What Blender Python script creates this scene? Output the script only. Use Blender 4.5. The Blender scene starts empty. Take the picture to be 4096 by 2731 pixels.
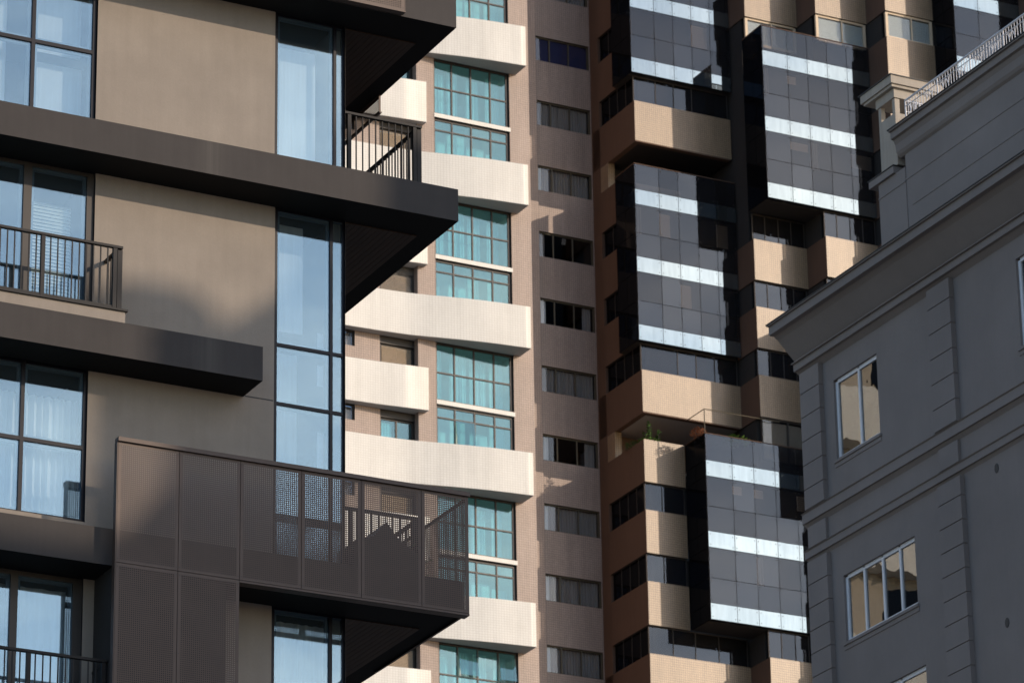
import bpy, math, random
from mathutils import Matrix, Vector

# ------------------------------------------------------------------ scene, camera, light
scene = bpy.context.scene
YAW, PITCH, ROLL, F = math.radians(27.45), math.radians(22.027), math.radians(-0.921), 16807.0
CAM = Vector((0, 0, 1.6))
_h = Vector((math.sin(YAW), math.cos(YAW), 0)); _r = Vector((math.cos(YAW), -math.sin(YAW), 0)); _z = Vector((0, 0, 1))
_f = _h * math.cos(PITCH) + _z * math.sin(PITCH); _u = -_h * math.sin(PITCH) + _z * math.cos(PITCH)
RIGHT = _r * math.cos(ROLL) + _u * math.sin(ROLL); UP = -_r * math.sin(ROLL) + _u * math.cos(ROLL); FWD = _f
cd = bpy.data.cameras.new('camera'); cam = bpy.data.objects.new('camera', cd); scene.collection.objects.link(cam)
cd.sensor_width = 36; cd.lens = F / 4096 * 36; cd.clip_start = 1; cd.clip_end = 3000
cd.dof.use_dof = True; cd.dof.focus_distance = 58; cd.dof.aperture_fstop = 5.6
mw = Matrix.Identity(4)
for i in range(3):
    mw[i][0], mw[i][1], mw[i][2], mw[i][3] = RIGHT[i], UP[i], -FWD[i], CAM[i]
cam.matrix_world = mw
scene.camera = cam

SUN = Vector((0.85, -1.0, 0.50)).normalized()
SUN_EL = math.asin(SUN.z)
world = bpy.data.worlds.new('World'); scene.world = world; world.use_nodes = True
wn = world.node_tree.nodes; wl_ = world.node_tree.links
bg = wn['Background']; sky = wn.new('ShaderNodeTexSky'); sky.sky_type = 'NISHITA'; sky.sun_disc = False
sky.sun_elevation = SUN_EL; sky.sun_rotation = math.atan2(SUN.x, SUN.y)
sky.air_density = 1.0; sky.dust_density = 0.8; sky.ozone_density = 2.0
tc = wn.new('ShaderNodeTexCoord'); mpw = wn.new('ShaderNodeMapping'); mpw.inputs['Scale'].default_value = (1, 1, 2.2); wl_.new(tc.outputs['Generated'], mpw.inputs[0])
cn = wn.new('ShaderNodeTexNoise'); cn.inputs['Scale'].default_value = 11; cn.inputs['Detail'].default_value = 4; cn.inputs['Roughness'].default_value = .6; wl_.new(mpw.outputs[0], cn.inputs['Vector'])
cr = wn.new('ShaderNodeValToRGB'); cr.color_ramp.elements[0].position = .36; cr.color_ramp.elements[0].color = (.74, .80, .88, 1); cr.color_ramp.elements[1].position = .68; cr.color_ramp.elements[1].color = (1.38, 1.28, 1.18, 1); wl_.new(cn.outputs['Fac'], cr.inputs[0])
cm = wn.new('ShaderNodeMix'); cm.data_type = 'RGBA'; cm.blend_type = 'MULTIPLY'; cm.inputs[0].default_value = 1; wl_.new(sky.outputs[0], cm.inputs[6]); wl_.new(cr.outputs[0], cm.inputs[7])   # thin broken cloud all over the sky
wl_.new(cm.outputs[2], bg.inputs[0]); bg.inputs[1].default_value = 0.14
sd = bpy.data.lights.new('sun', 'SUN'); sun = bpy.data.objects.new('sun', sd); scene.collection.objects.link(sun)
sd.energy = 2.2; sd.angle = math.radians(0.53); sd.color = (1.0, 0.80, 0.60)
sun.rotation_euler = SUN.to_track_quat('Z', 'Y').to_euler(); sun.location = (60, -40, 120)
scene.view_settings.view_transform = 'Standard'; scene.view_settings.look = 'None'
scene.view_settings.exposure = 0.52; scene.view_settings.gamma = 1.0
random.seed(4)

# ------------------------------------------------------------------ photograph pixels -> points on known planes
CR = dict(A1=(0, 0), A2=(1000, 0), A3=(0, 680), A4=(1000, 680), A5=(0, 1360), A6=(1000, 1360), A7=(0, 1991), A8=(1000, 1991),
          C1=(2050, 0), C2=(2996, 0), C3=(2050, 680), C4=(2996, 680), C5=(2050, 1360), C6=(2996, 1360), C7=(2050, 1991), C8=(2996, 1991))
def P(k, x, y): return (CR[k][0] + x / 2.119, CR[k][1] + y / 2.119)
def ray(p): return RIGHT * ((p[0] - 2048) / F) + UP * (-(p[1] - 1365.5) / F) + FWD
def onY(p, Y): d = ray(p); return CAM + d * (Y / d.y)
def onX(p, X): d = ray(p); return CAM + d * (X / d.x)
def aX(k, x, y, Y): return onY(P(k, x, y), Y).x
def aZ(k, x, y, Y): return onY(P(k, x, y), Y).z

# ------------------------------------------------------------------ object helpers
COL = scene.collection
WL = {}
CACHE = {}
XF = None          # optional frame change used for facades that face -X
class G:
    def __init__(s): s.v = []; s.f = []; s.m = []
    def quad(s, a, b, c, d, m=0):
        n = len(s.v); s.v += [tuple(a), tuple(b), tuple(c), tuple(d)]; s.f.append((n, n + 1, n + 2, n + 3)); s.m.append(m); return s
    def box(s, x0, x1, y0, y1, z0, z1, m=0):
        n = len(s.v)
        s.v += [(x0, y0, z0), (x1, y0, z0), (x1, y1, z0), (x0, y1, z0), (x0, y0, z1), (x1, y0, z1), (x1, y1, z1), (x0, y1, z1)]
        for q in ((3, 2, 1, 0), (4, 5, 6, 7), (0, 1, 5, 4), (1, 2, 6, 5), (2, 3, 7, 6), (3, 0, 4, 7)):
            s.f.append(tuple(n + i for i in q)); s.m.append(m)
        return s
    def boxm(s, x0, x1, y0, y1, z0, z1, front=0, side=0, bottom=0, top=0):
        n = len(s.v)
        s.v += [(x0, y0, z0), (x1, y0, z0), (x1, y1, z0), (x0, y1, z0), (x0, y0, z1), (x1, y0, z1), (x1, y1, z1), (x0, y1, z1)]
        for q, m in (((3, 2, 1, 0), bottom), ((4, 5, 6, 7), top), ((0, 1, 5, 4), front), ((1, 2, 6, 5), side), ((2, 3, 7, 6), front), ((3, 0, 4, 7), side)):
            s.f.append(tuple(n + i for i in q)); s.m.append(m)
        return s
    def prism(s, poly, a0, a1, axis, m=0, side_m=None):
        # poly: 2D points; axis 'y': (x,z), 'z': (x,y), 'x': (y,z)
        def pt(q, a): return (q[0], a, q[1]) if axis == 'y' else ((q[0], q[1], a) if axis == 'z' else (a, q[0], q[1]))
        n = len(s.v); k = len(poly)
        s.v += [pt(q, a0) for q in poly] + [pt(q, a1) for q in poly]
        for i in range(k):
            j = (i + 1) % k; s.f.append((n + i, n + j, n + k + j, n + k + i)); s.m.append(m if side_m is None else side_m[i])
        s.v += [pt(q, a0) for q in poly] + [pt(q, a1) for q in poly]; n += 2 * k
        s.f.append(tuple(n + i for i in range(k))[::-1]); s.m.append(m)
        s.f.append(tuple(n + k + i for i in range(k))); s.m.append(m)
        return s
    def bar(s, a, b, r, m=0, sides=6):
        a = Vector(a); b = Vector(b); d = (b - a).normalized(); t = d.orthogonal().normalized(); w = d.cross(t)
        n = len(s.v)
        for e in (a, b):
            for i in range(sides):
                q = 2 * math.pi * i / sides; s.v.append(tuple(e + (t * math.cos(q) + w * math.sin(q)) * r))
        for i in range(sides):
            j = (i + 1) % sides; s.f.append((n + i, n + j, n + sides + j, n + sides + i)); s.m.append(m)
        s.f.append(tuple(range(n + sides - 1, n - 1, -1))); s.m.append(m); s.f.append(tuple(range(n + sides, n + 2 * sides))); s.m.append(m)
        return s

def tag(o, label=None, cat=None, group=None, kind=None):
    if label: o['label'] = label
    if cat: o['category'] = cat
    if group: o['group'] = group
    if kind: o['kind'] = kind
    return o
def thing(name, loc, label, cat, group=None):
    o = bpy.data.objects.new(name, None); COL.objects.link(o); o.location = loc; o.empty_display_size = 0.5
    WL[o.name] = Vector(loc); return tag(o, label, cat, group)
def link(name, me, center, parent):
    o = bpy.data.objects.new(name, me); COL.objects.link(o)
    if parent is not None:
        o.parent = parent; o.location = center - WL[parent.name]
    else: o.location = center
    WL[o.name] = center.copy(); return o
def obj(name, g, mats, parent=None, smooth=False, kind=None):
    if not isinstance(mats, (list, tuple)): mats = [mats]
    if XF: g.v = [XF(v) for v in g.v]
    mn = [min(v[i] for v in g.v) for i in range(3)]; mx = [max(v[i] for v in g.v) for i in range(3)]
    c = Vector([(mn[i] + mx[i]) / 2 for i in range(3)])
    vs = [tuple(round(v[i] - c[i], 4) for i in range(3)) for v in g.v]
    key = None
    if len(vs) <= 400:
        key = (tuple(vs), tuple(g.f), tuple(g.m), tuple(m.name for m in mats), smooth)
    me = CACHE.get(key) if key else None
    if me is None:
        me = bpy.data.meshes.new(name); me.from_pydata(vs, [], g.f)
        for m in mats: me.materials.append(m)
        me.polygons.foreach_set('material_index', g.m)
        if smooth: me.polygons.foreach_set('use_smooth', [True] * len(g.f))
        me.update()
        if key: CACHE[key] = me
    o = link(name, me, c, parent)
    if kind: o['kind'] = kind
    return o
def box(name, parent, x0, x1, y0, y1, z0, z1, mat, kind=None):
    return obj(name, G().box(x0, x1, y0, y1, z0, z1), mat, parent, kind=kind)

# ------------------------------------------------------------------ materials
def nt(name):
    m = bpy.data.materials.new(name); m.use_nodes = True; n = m.node_tree.nodes; n.clear()
    out = n.new('ShaderNodeOutputMaterial'); return m, n, m.node_tree.links, out
def pos(n, l, sx=1, sy=1, sz=1):
    g = n.new('ShaderNodeNewGeometry'); mp = n.new('ShaderNodeMapping'); mp.inputs['Scale'].default_value = (sx, sy, sz)
    l.new(g.outputs['Position'], mp.inputs['Vector']); return mp.outputs[0]
def noise(n, l, vec, scale, detail=4, rough=.55):
    t = n.new('ShaderNodeTexNoise'); t.inputs['Scale'].default_value = scale; t.inputs['Detail'].default_value = detail; t.inputs['Roughness'].default_value = rough
    l.new(vec, t.inputs['Vector']); return t.outputs['Fac']
def ramp(n, l, fac, stops):
    r = n.new('ShaderNodeValToRGB'); e = r.color_ramp.elements
    e[0].position, e[0].color = stops[0][0], (*stops[0][1], 1); e[1].position, e[1].color = stops[-1][0], (*stops[-1][1], 1)
    for p, c in stops[1:-1]:
        q = e.new(p); q.color = (*c, 1)
    l.new(fac, r.inputs[0]); return r.outputs[0]
def mix(n, l, a, b, fac, mode='MULTIPLY'):
    x = n.new('ShaderNodeMix'); x.data_type = 'RGBA'; x.blend_type = mode
    if isinstance(fac, float): x.inputs[0].default_value = fac
    else: l.new(fac, x.inputs[0])
    for s, i in ((a, 6), (b, 7)):
        if isinstance(s, tuple): x.inputs[i].default_value = (*s, 1)
        else: l.new(s, x.inputs[i])
    return x.outputs[2]
def principled(n, l, out, col, rough=.6, metal=0.0, spec=.5, bump=None, bstr=.3, bdist=.01):
    p = n.new('ShaderNodeBsdfPrincipled')
    if isinstance(col, tuple): p.inputs['Base Color'].default_value = (*col, 1)
    else: l.new(col, p.inputs['Base Color'])
    p.inputs['Roughness'].default_value = rough; p.inputs['Metallic'].default_value = metal; p.inputs['Specular IOR Level'].default_value = spec
    if bump is not None:
        b = n.new('ShaderNodeBump'); b.inputs['Strength'].default_value = bstr; b.inputs['Distance'].default_value = bdist
        l.new(bump, b.inputs['Height']); l.new(b.outputs[0], p.inputs['Normal'])
    l.new(p.outputs[0], out.inputs[0]); return p
def c3(c, k): return tuple(min(1, x * k) for x in c)

def plaster(name, col, var=.10, scale=1.2, rough=.85, streak=.12, bstr=.25, spec=.25):
    m, n, l, out = nt(name)
    a = noise(n, l, pos(n, l), scale, 6, .6); b = noise(n, l, pos(n, l, 5, 5, .35), 2.0, 4); f = noise(n, l, pos(n, l), 38, 5, .7)
    c = ramp(n, l, a, [(.25, c3(col, 1 - var)), (.75, c3(col, 1 + var))])
    c = mix(n, l, c, ramp(n, l, b, [(.35, (1 - streak,) * 3), (.7, (1, 1, 1))]), 1.0)
    c = mix(n, l, c, ramp(n, l, f, [(.3, (.93, .93, .93)), (.7, (1, 1, 1))]), 1.0)
    principled(n, l, out, c, rough, 0, spec, f, bstr, .006); return m
def paint(name, col, rough=.5, metal=0.0, spec=.4, var=.06):
    m, n, l, out = nt(name)
    a = noise(n, l, pos(n, l), 3.0, 5)
    principled(n, l, out, ramp(n, l, a, [(.3, c3(col, 1 - var)), (.7, c3(col, 1 + var))]), rough, metal, spec); return m
def tiles(name, col, mortar, pitch, var=.10, rough=.45, stain=.15, bstr=.35, spec=.4, mort=.09):
    m, n, l, out = nt(name)
    g = n.new('ShaderNodeNewGeometry'); s = n.new('ShaderNodeSeparateXYZ'); l.new(g.outputs['Position'], s.inputs[0])
    ad = n.new('ShaderNodeMath'); ad.operation = 'ADD'; l.new(s.outputs[0], ad.inputs[0]); l.new(s.outputs[1], ad.inputs[1])
    cb = n.new('ShaderNodeCombineXYZ'); l.new(ad.outputs[0], cb.inputs[0]); l.new(s.outputs[2], cb.inputs[1])
    br = n.new('ShaderNodeTexBrick'); br.offset = 0; br.squash = 1
    br.inputs['Scale'].default_value = 1; br.inputs['Brick Width'].default_value = pitch; br.inputs['Row Height'].default_value = pitch
    br.inputs['Mortar Size'].default_value = pitch * mort; br.inputs['Mortar Smooth'].default_value = .2; br.inputs['Bias'].default_value = 0
    br.inputs['Color1'].default_value = (*c3(col, 1 - var), 1); br.inputs['Color2'].default_value = (*c3(col, 1 + var), 1); br.inputs['Mortar'].default_value = (*mortar, 1)
    l.new(cb.outputs[0], br.inputs['Vector'])
    st = noise(n, l, pos(n, l, 2.2, 2.2, .25), 1.3, 5); bl = noise(n, l, pos(n, l), .6, 4)
    c = mix(n, l, br.outputs['Color'], ramp(n, l, st, [(.3, (1 - stain,) * 3), (.65, (1, 1, 1))]), 1.0)
    c = mix(n, l, c, ramp(n, l, bl, [(.3, (1 - stain * .6, 1 - stain * .65, 1 - stain * .7)), (.7, (1, 1, 1))]), 1.0)
    wv = noise(n, l, pos(n, l), 9, 3)
    ma = n.new('ShaderNodeMath'); ma.operation = 'MULTIPLY_ADD'; l.new(br.outputs['Fac'], ma.inputs[0]); ma.inputs[1].default_value = -1; l.new(wv, ma.inputs[2])
    principled(n, l, out, c, rough, 0, spec, ma.outputs[0], bstr, .006); return m
def pane_random(n, l, col, vary):
    oi = n.new('ShaderNodeObjectInfo')
    return mix(n, l, col if not isinstance(col, tuple) else col, ramp(n, l, oi.outputs['Random'], [(0, (1 - vary,) * 3), (1, (1, 1, 1))]), 1.0)
def glass(name, refl, tint, gloss, wav=.02, haze=None, rough=0.0, vary=.12):
    m, n, l, out = nt(name)
    tr = n.new('ShaderNodeBsdfTransparent'); tr.inputs[0].default_value = (*tint, 1)
    gl = n.new('ShaderNodeBsdfGlossy'); gl.inputs['Color'].default_value = (*gloss, 1); gl.inputs['Roughness'].default_value = rough
    l.new(pane_random(n, l, gloss, vary), gl.inputs['Color'])
    w = noise(n, l, pos(n, l), 1.1, 2); b = n.new('ShaderNodeBump'); b.inputs['Strength'].default_value = wav; b.inputs['Distance'].default_value = .05
    l.new(w, b.inputs['Height']); l.new(b.outputs[0], gl.inputs['Normal'])
    base = tr.outputs[0]
    if haze:
        df = n.new('ShaderNodeBsdfDiffuse'); df.inputs[0].default_value = (*haze[0], 1)
        mh = n.new('ShaderNodeMixShader'); mh.inputs[0].default_value = haze[1]; l.new(base, mh.inputs[1]); l.new(df.outputs[0], mh.inputs[2]); base = mh.outputs[0]
    mx = n.new('ShaderNodeMixShader'); mx.inputs[0].default_value = refl
    l.new(base, mx.inputs[1]); l.new(gl.outputs[0], mx.inputs[2]); l.new(mx.outputs[0], out.inputs[0]); return m
def opaque_glass(name, base, refl, gloss, wav=.03, stain=.3):
    m, n, l, out = nt(name)
    st = noise(n, l, pos(n, l, 3, 3, .4), 1.6, 5)
    df = n.new('ShaderNodeBsdfDiffuse'); l.new(ramp(n, l, st, [(.3, c3(base, 1 - stain)), (.7, c3(base, 1 + stain))]), df.inputs[0])
    gl = n.new('ShaderNodeBsdfGlossy'); l.new(pane_random(n, l, ramp(n, l, st, [(.3, c3(gloss, 1 - stain * .35)), (.7, gloss)]), .12), gl.inputs['Color']); gl.inputs['Roughness'].default_value = .02
    w = noise(n, l, pos(n, l), 1.3, 2); b = n.new('ShaderNodeBump'); b.inputs['Strength'].default_value = wav; b.inputs['Distance'].default_value = .05
    l.new(w, b.inputs['Height']); l.new(b.outputs[0], gl.inputs['Normal'])
    mx = n.new('ShaderNodeMixShader'); mx.inputs[0].default_value = refl
    l.new(df.outputs[0], mx.inputs[1]); l.new(gl.outputs[0], mx.inputs[2]); l.new(mx.outputs[0], out.inputs[0]); return m
def cloth(name, col, trans=.25):
    m, n, l, out = nt(name)
    a = noise(n, l, pos(n, l, 14, 14, .5), 1.5, 4); c = ramp(n, l, a, [(.3, c3(col, .88)), (.7, c3(col, 1.05))])
    d = n.new('ShaderNodeBsdfDiffuse'); t = n.new('ShaderNodeBsdfTranslucent'); l.new(c, d.inputs[0]); l.new(c, t.inputs[0])
    mx = n.new('ShaderNodeMixShader'); mx.inputs[0].default_value = trans; l.new(d.outputs[0], mx.inputs[1]); l.new(t.outputs[0], mx.inputs[2]); l.new(mx.outputs[0], out.inputs[0]); return m
def wood(name, col):
    m, n, l, out = nt(name)
    a = noise(n, l, pos(n, l, 30, 1.5, 30), 1.0, 5); principled(n, l, out, ramp(n, l, a, [(.3, c3(col, .7)), (.7, c3(col, 1.25))]), .6, 0, .3); return m

M = {}
M['beige'] = plaster('beige_plaster', (.30, .262, .225), .09, 1.6, .9, .06, .3)
M['slab'] = plaster('dark_slab_paint', (.050, .045, .044), .10, 1.5, .7, .09, .2, .25)
def stain_slab(m, x0, w):
    n, l = m.node_tree.nodes, m.node_tree.links; p = n['Principled BSDF']; src = p.inputs['Base Color'].links[0].from_socket
    s = n.new('ShaderNodeSeparateXYZ'); g_ = n.new('ShaderNodeNewGeometry'); l.new(g_.outputs['Position'], s.inputs[0])
    a = n.new('ShaderNodeMath'); a.operation = 'SUBTRACT'; l.new(s.outputs[0], a.inputs[0]); a.inputs[1].default_value = x0
    b = n.new('ShaderNodeMath'); b.operation = 'ABSOLUTE'; l.new(a.outputs[0], b.inputs[0])
    c = n.new('ShaderNodeMapRange'); c.inputs[1].default_value = 0; c.inputs[2].default_value = w; c.inputs[3].default_value = 1; c.inputs[4].default_value = 0; l.new(b.outputs[0], c.inputs[0])
    st = noise(n, l, pos(n, l, 34, 34, .5), 1.0, 3); d = n.new('ShaderNodeMath'); d.operation = 'MULTIPLY'; l.new(c.outputs[0], d.inputs[0]); l.new(st, d.inputs[1])
    l.new(mix(n, l, src, (.085, .078, .072), d.outputs[0], 'MIX'), p.inputs['Base Color'])
stain_slab(M['slab'], 21.05, .26)
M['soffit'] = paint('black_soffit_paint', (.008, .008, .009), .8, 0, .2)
M['wood'] = wood('soffit_timber', (.05, .027, .018))
M['frame'] = paint('navy_black_aluminium', (.004, .0045, .010), .35, 0, .25)
M['frame_grey'] = paint('brown_grey_aluminium', (.04, .036, .034), .45, .2, .35)
M['sash'] = paint('slate_blue_sash', (.10, .14, .18), .5)
M['glassA'] = glass('blue_coated_glass', .19, (.88, .93, .96), (.66, .89, 1.0), .02, ((.24, .32, .38), .06))
M['curtain'] = cloth('white_sheer_curtain', (.86, .87, .86))
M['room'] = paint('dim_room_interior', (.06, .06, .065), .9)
M['screen'] = paint('bronze_perforated_sheet', (.075, .050, .040), .5, .15, .5, .08)
M['rail'] = paint('charcoal_rail_paint', (.012, .0115, .0125), .5, .1, .25)
M['whitetile'] = tiles('white_mosaic_tile', (.71, .705, .675), (.585, .565, .535), .095, .02, .5, .10, .06)
M['pinktile'] = tiles('pinkish_mosaic_tile', (.355, .278, .24), (.20, .15, .13), .095, .06, .5, .16, .15)
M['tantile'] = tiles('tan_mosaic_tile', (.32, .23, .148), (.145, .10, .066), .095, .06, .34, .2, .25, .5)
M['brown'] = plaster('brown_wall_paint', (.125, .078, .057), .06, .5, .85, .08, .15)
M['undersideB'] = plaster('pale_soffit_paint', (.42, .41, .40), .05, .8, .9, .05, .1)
M['frameB'] = paint('dark_brown_window_bar', (.032, .028, .028), .45, .2, .4)
M['glassB'] = glass('teal_glass', .12, (.64, .88, .92), (.74, .96, 1.0), .03, ((.14, .28, .28), .08))
M['shade'] = cloth('beige_slat_shade', (.62, .54, .46), .1)
M['blind'] = cloth('pale_roller_blind', (.80, .82, .76), .2)
M['shutter'] = paint('tan_roller_shutter', (.34, .27, .20), .6)
M['glassC'] = glass('grey_dusty_glass', .050, (.60, .58, .56), (.66, .80, 1.0), .012, ((.06, .06, .07), .10), vary=.3)
M['spandrel'] = opaque_glass('silver_mirror_glass', (.03, .034, .036), .38, (.74, .91, 1.0), .012, .35)
M['darkglass'] = opaque_glass('smoked_dark_glass', (.004, .004, .005), .035, (.75, .78, .85), .03, .1)
M['joint'] = paint('dark_silicone_joint', (.035, .030, .028), .7)
M['core'] = paint('dim_core_and_shade', (.03, .028, .028), .9)  # dark tone also stands in for shade behind the screen and in the upper terrace
M['olive'] = paint('olive_brown_window_bar', (.085, .072, .05), .5, .2, .4)
M['drape'] = cloth('grey_beige_drape', (.36, .33, .31), .15)
M['glassW'] = glass('plain_clear_glass', .035, (.88, .90, .92), (.9, .95, 1.0), .02)
M['cream_frame'] = paint('cream_window_frame', (.55, .44, .32), .5)
M['stucco'] = plaster('grey_stucco', (.228, .206, .198), .13, .4, .9, .025, .25)
M['stucco_end'] = plaster('pale_stucco', (.40, .36, .31), .05, .9, .9, .12, .25)
M['whiteframe'] = paint('white_window_frame', (.70, .73, .78), .4)
M['glassD'] = glass('plain_window_glass', .30, (.5, .5, .5), (.85, .85, .82), .05)
M['whiterail'] = paint('white_rail_paint', (.62, .62, .65), .4)
M['flash'] = paint('dark_flashing', (.03, .032, .035), .6)
M['asphalt'] = plaster('pale_paving', (.20, .19, .175), .2, 3, .9, .0, .2)
M['leaf'] = paint('green_leaf', (.05, .10, .028), .5, 0, .4, .35)
M['leaf2'] = paint('bright_green_leaf', (.10, .19, .04), .45, 0, .4, .3)
M['rust_leaf'] = paint('rust_orange_leaf', (.30, .12, .06), .6, 0, .3, .3)
M['net'] = paint('safety_net_cord', (.30, .29, .28), .7)

# ------------------------------------------------------------------ generic builders
def wall_holes(name, parent, x0, x1, z0, z1, Y, holes, mat, depth=.2, reveal=None, thick=.3):
    """wall in the plane y=Y facing -Y with rectangular openings and reveals"""
    g = G(); xs = sorted(set([x0, x1] + [h[i] for h in holes for i in (0, 1)])); zs = sorted(set([z0, z1] + [h[i] for h in holes for i in (2, 3)]))
    xs = [x for x in xs if x0 <= x <= x1]; zs = [z for z in zs if z0 <= z <= z1]
    for i in range(len(xs) - 1):
        run = None
        for j in range(len(zs) - 1):
            cx, cz = (xs[i] + xs[i + 1]) / 2, (zs[j] + zs[j + 1]) / 2
            hole = any(h[0] < cx < h[1] and h[2] < cz < h[3] for h in holes)
            if hole:
                if run is not None: g.quad((xs[i], Y, run), (xs[i + 1], Y, run), (xs[i + 1], Y, zs[j]), (xs[i], Y, zs[j])); run = None
            elif run is None: run = zs[j]
        if run is not None: g.quad((xs[i], Y, run), (xs[i + 1], Y, run), (xs[i + 1], Y, zs[-1]), (xs[i], Y, zs[-1]))
    for h in holes:
        a, b, c, d = max(h[0], x0), min(h[1], x1), max(h[2], z0), min(h[3], z1); y1 = Y + depth
        g.quad((a, Y, c), (a, y1, c), (a, y1, d), (a, Y, d), 1); g.quad((b, Y, d), (b, y1, d), (b, y1, c), (b, Y, c), 1)
        g.quad((a, Y, d), (a, y1, d), (b, y1, d), (b, Y, d), 1); g.quad((a, Y, c), (b, Y, c), (b, y1, c), (a, y1, c), 1)
    return obj(name, g, [mat, reveal or mat], parent)
def window(parent, xs, zs, Y, bar, fmat, gmat, outer=None, thick=.06, name='window', open_panes=(), outer_r=None):
    """window part (bars) with one pane child per light; xs, zs are bar centre lines"""
    o = outer or bar; g = G(); n = len(xs); k = len(zs)
    orr = outer_r or o
    def bw(i): return (o if i == 0 else orr if i == n - 1 else bar) / 2
    for i, x in enumerate(xs):
        w = bw(i); g.box(x - w, x + w, Y - thick / 2, Y + thick / 2, zs[0], zs[-1])
    for j, z in enumerate(zs):
        w = (o if j in (0, k - 1) else bar) / 2
        for i in range(n - 1):
            wl, wr = bw(i), bw(i + 1)
            g.box(xs[i] + wl, xs[i + 1] - wr, Y - thick / 2 + .002, Y + thick / 2 - .002, z - w, z + w)
    wdw = obj(name, g, fmat, parent)
    for i in range(n - 1):
        for j in range(k - 1):
            wl, wr = bw(i), bw(i + 1)
            wb, wt = (o if j == 0 else bar) / 2, (o if j + 1 == k - 1 else bar) / 2
            gm = gmat
            ya = Y - .006
            p = box('pane', wdw, xs[i] + wl, xs[i + 1] - wr, ya, ya + .012, zs[j] + wb, zs[j + 1] - wt, gm)
            if gmat is M['glassA'] and xs[i + 1] - xs[i] > .5:
                a0, a1, b0, b1 = xs[i] + wl, xs[i + 1] - wr, zs[j] + wb, zs[j + 1] - wt; e = .045; gs = G()
                gs.box(a0, a0 + e, Y + .012, Y + .05, b0, b1).box(a1 - e, a1, Y + .012, Y + .05, b0, b1).box(a0 + e, a1 - e, Y + .012, Y + .05, b0, b0 + e).box(a0 + e, a1 - e, Y + .012, Y + .05, b1 - e, b1)
                obj('sash', gs, M['sash'], wdw)
            p.rotation_euler = (math.radians(random.uniform(-.12, .12)), 0, math.radians(random.uniform(-.12, .12)))
            if (i, j) in open_panes:
                a = math.radians(-9); h = (zs[j + 1] - wt - zs[j] - wb) / 2
                p.rotation_euler.x = a; p.location.y -= h * math.sin(-a) + .05; p.location.z += h * (1 - math.cos(a))
    return wdw
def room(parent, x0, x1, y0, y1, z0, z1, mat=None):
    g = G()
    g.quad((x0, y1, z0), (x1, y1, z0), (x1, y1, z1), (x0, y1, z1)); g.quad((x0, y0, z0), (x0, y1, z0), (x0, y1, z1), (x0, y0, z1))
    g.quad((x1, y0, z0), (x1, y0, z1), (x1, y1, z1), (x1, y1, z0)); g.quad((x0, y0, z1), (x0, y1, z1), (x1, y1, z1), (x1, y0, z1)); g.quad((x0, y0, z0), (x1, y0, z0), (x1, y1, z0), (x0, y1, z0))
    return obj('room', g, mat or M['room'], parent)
def curtain(parent, x0, x1, z0, z1, y, mat, amp=.025, pitch=.14, name='curtain', jit=.3):
    g = G(); n = max(4, int((x1 - x0) / pitch * 6)); pts = []; ph = random.random() * 6; x = x0
    for i in range(n + 1):
        t = x0 + (x1 - x0) * i / n
        ph += 2 * math.pi / 6 * (1 + random.uniform(-jit, jit)); pts.append((t, y + amp * math.sin(ph) * random.uniform(.6, 1.2)))
    for i in range(n):
        (a, b), (c, d) = pts[i], pts[i + 1]; g.quad((a, b, z0), (c, d, z0), (c, d, z1), (a, b, z1))
    return obj(name, g, mat, parent, smooth=False)
def slat_blind(parent, x0, x1, z0, z1, y, mat, pitch=.05, name='blind'):
    g = G(); z = z0
    while z < z1 - pitch:
        g.quad((x0, y - .012, z), (x1, y - .012, z), (x1, y + .012, z + pitch * .95), (x0, y + .012, z + pitch * .95)); z += pitch
    return obj(name, g, mat, parent)

# ------------------------------------------------------------------ setting
g = G().quad((-400, -300, 0), (500, -300, 0), (500, 600, 0), (-400, 600, 0))
tag(obj('ground', g, M['asphalt']), kind='structure')

# ================================================================== A: dark apartment building on the left
YW, YS, YSC = 50.27, 49.606, 49.36
XC = 23.44                                     # right corner of the facade
A = thing('apartment_building', (16, 55, 0), 'dark modern apartment block with beige walls, black slabs and blue glass, nearest on the left', 'building')
Z1B, Z1T = 25.94, 26.442                       # main slab
Z0B = aZ('A2', 1750, 238, YS); Z0T = Z0B + .62
Z2B, Z2T = 22.961, aZ('A3', 1060, 1296, YS)
Z3B, Z3T = aZ('A7', 940, 570, YS), aZ('A7', 950, 262, YS)
XS1 = 24.93; XS2 = 21.87; XS3 = onY(P('A8', 1813, 1005), YS).x

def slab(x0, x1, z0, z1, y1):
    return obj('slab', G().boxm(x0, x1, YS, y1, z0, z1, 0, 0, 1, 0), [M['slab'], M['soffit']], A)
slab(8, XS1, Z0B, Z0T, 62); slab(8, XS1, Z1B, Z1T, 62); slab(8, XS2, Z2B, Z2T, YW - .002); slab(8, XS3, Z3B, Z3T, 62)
# openings
x_w1r = aX('A1', 822, 500, YW); x_tl = aX('A4', 210, 800, YW); x_w2r = aX('A3', 805, 300, YW); x_w3r = aX('A5', 738, 700, YW); x_w4r = aX('A7', 702, 900, YW); x_t2l = aX('A8', 182, 1200, YW); x_t0l = aX('A2', 212, 700, YW)
z_w3b = aZ('A5', 450, 1500, YW)
holes = [(14, x_w1r, Z1T - .05, Z0B + .02), (x_t0l, XC - .001, Z1T - .05, Z0B + .02), (x_tl, XC - .001, Z3T - .05, Z1B + .02),
         (14, x_w2r, Z2T - .05, Z1B + .02), (14, x_w3r, z_w3b, Z2B + .02), (14, x_w4r, 16, Z3B + .02), (x_t2l, XC - .001, 15, Z3B + .02)]
wall_holes('wall', A, 8, XC, 10, 40, YW, holes, M['beige'], .16, M['frame'])
box('side_wall', A, XC - .12, XC - .004, YW + .17, 64, 10, 40, M['beige'])
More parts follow.
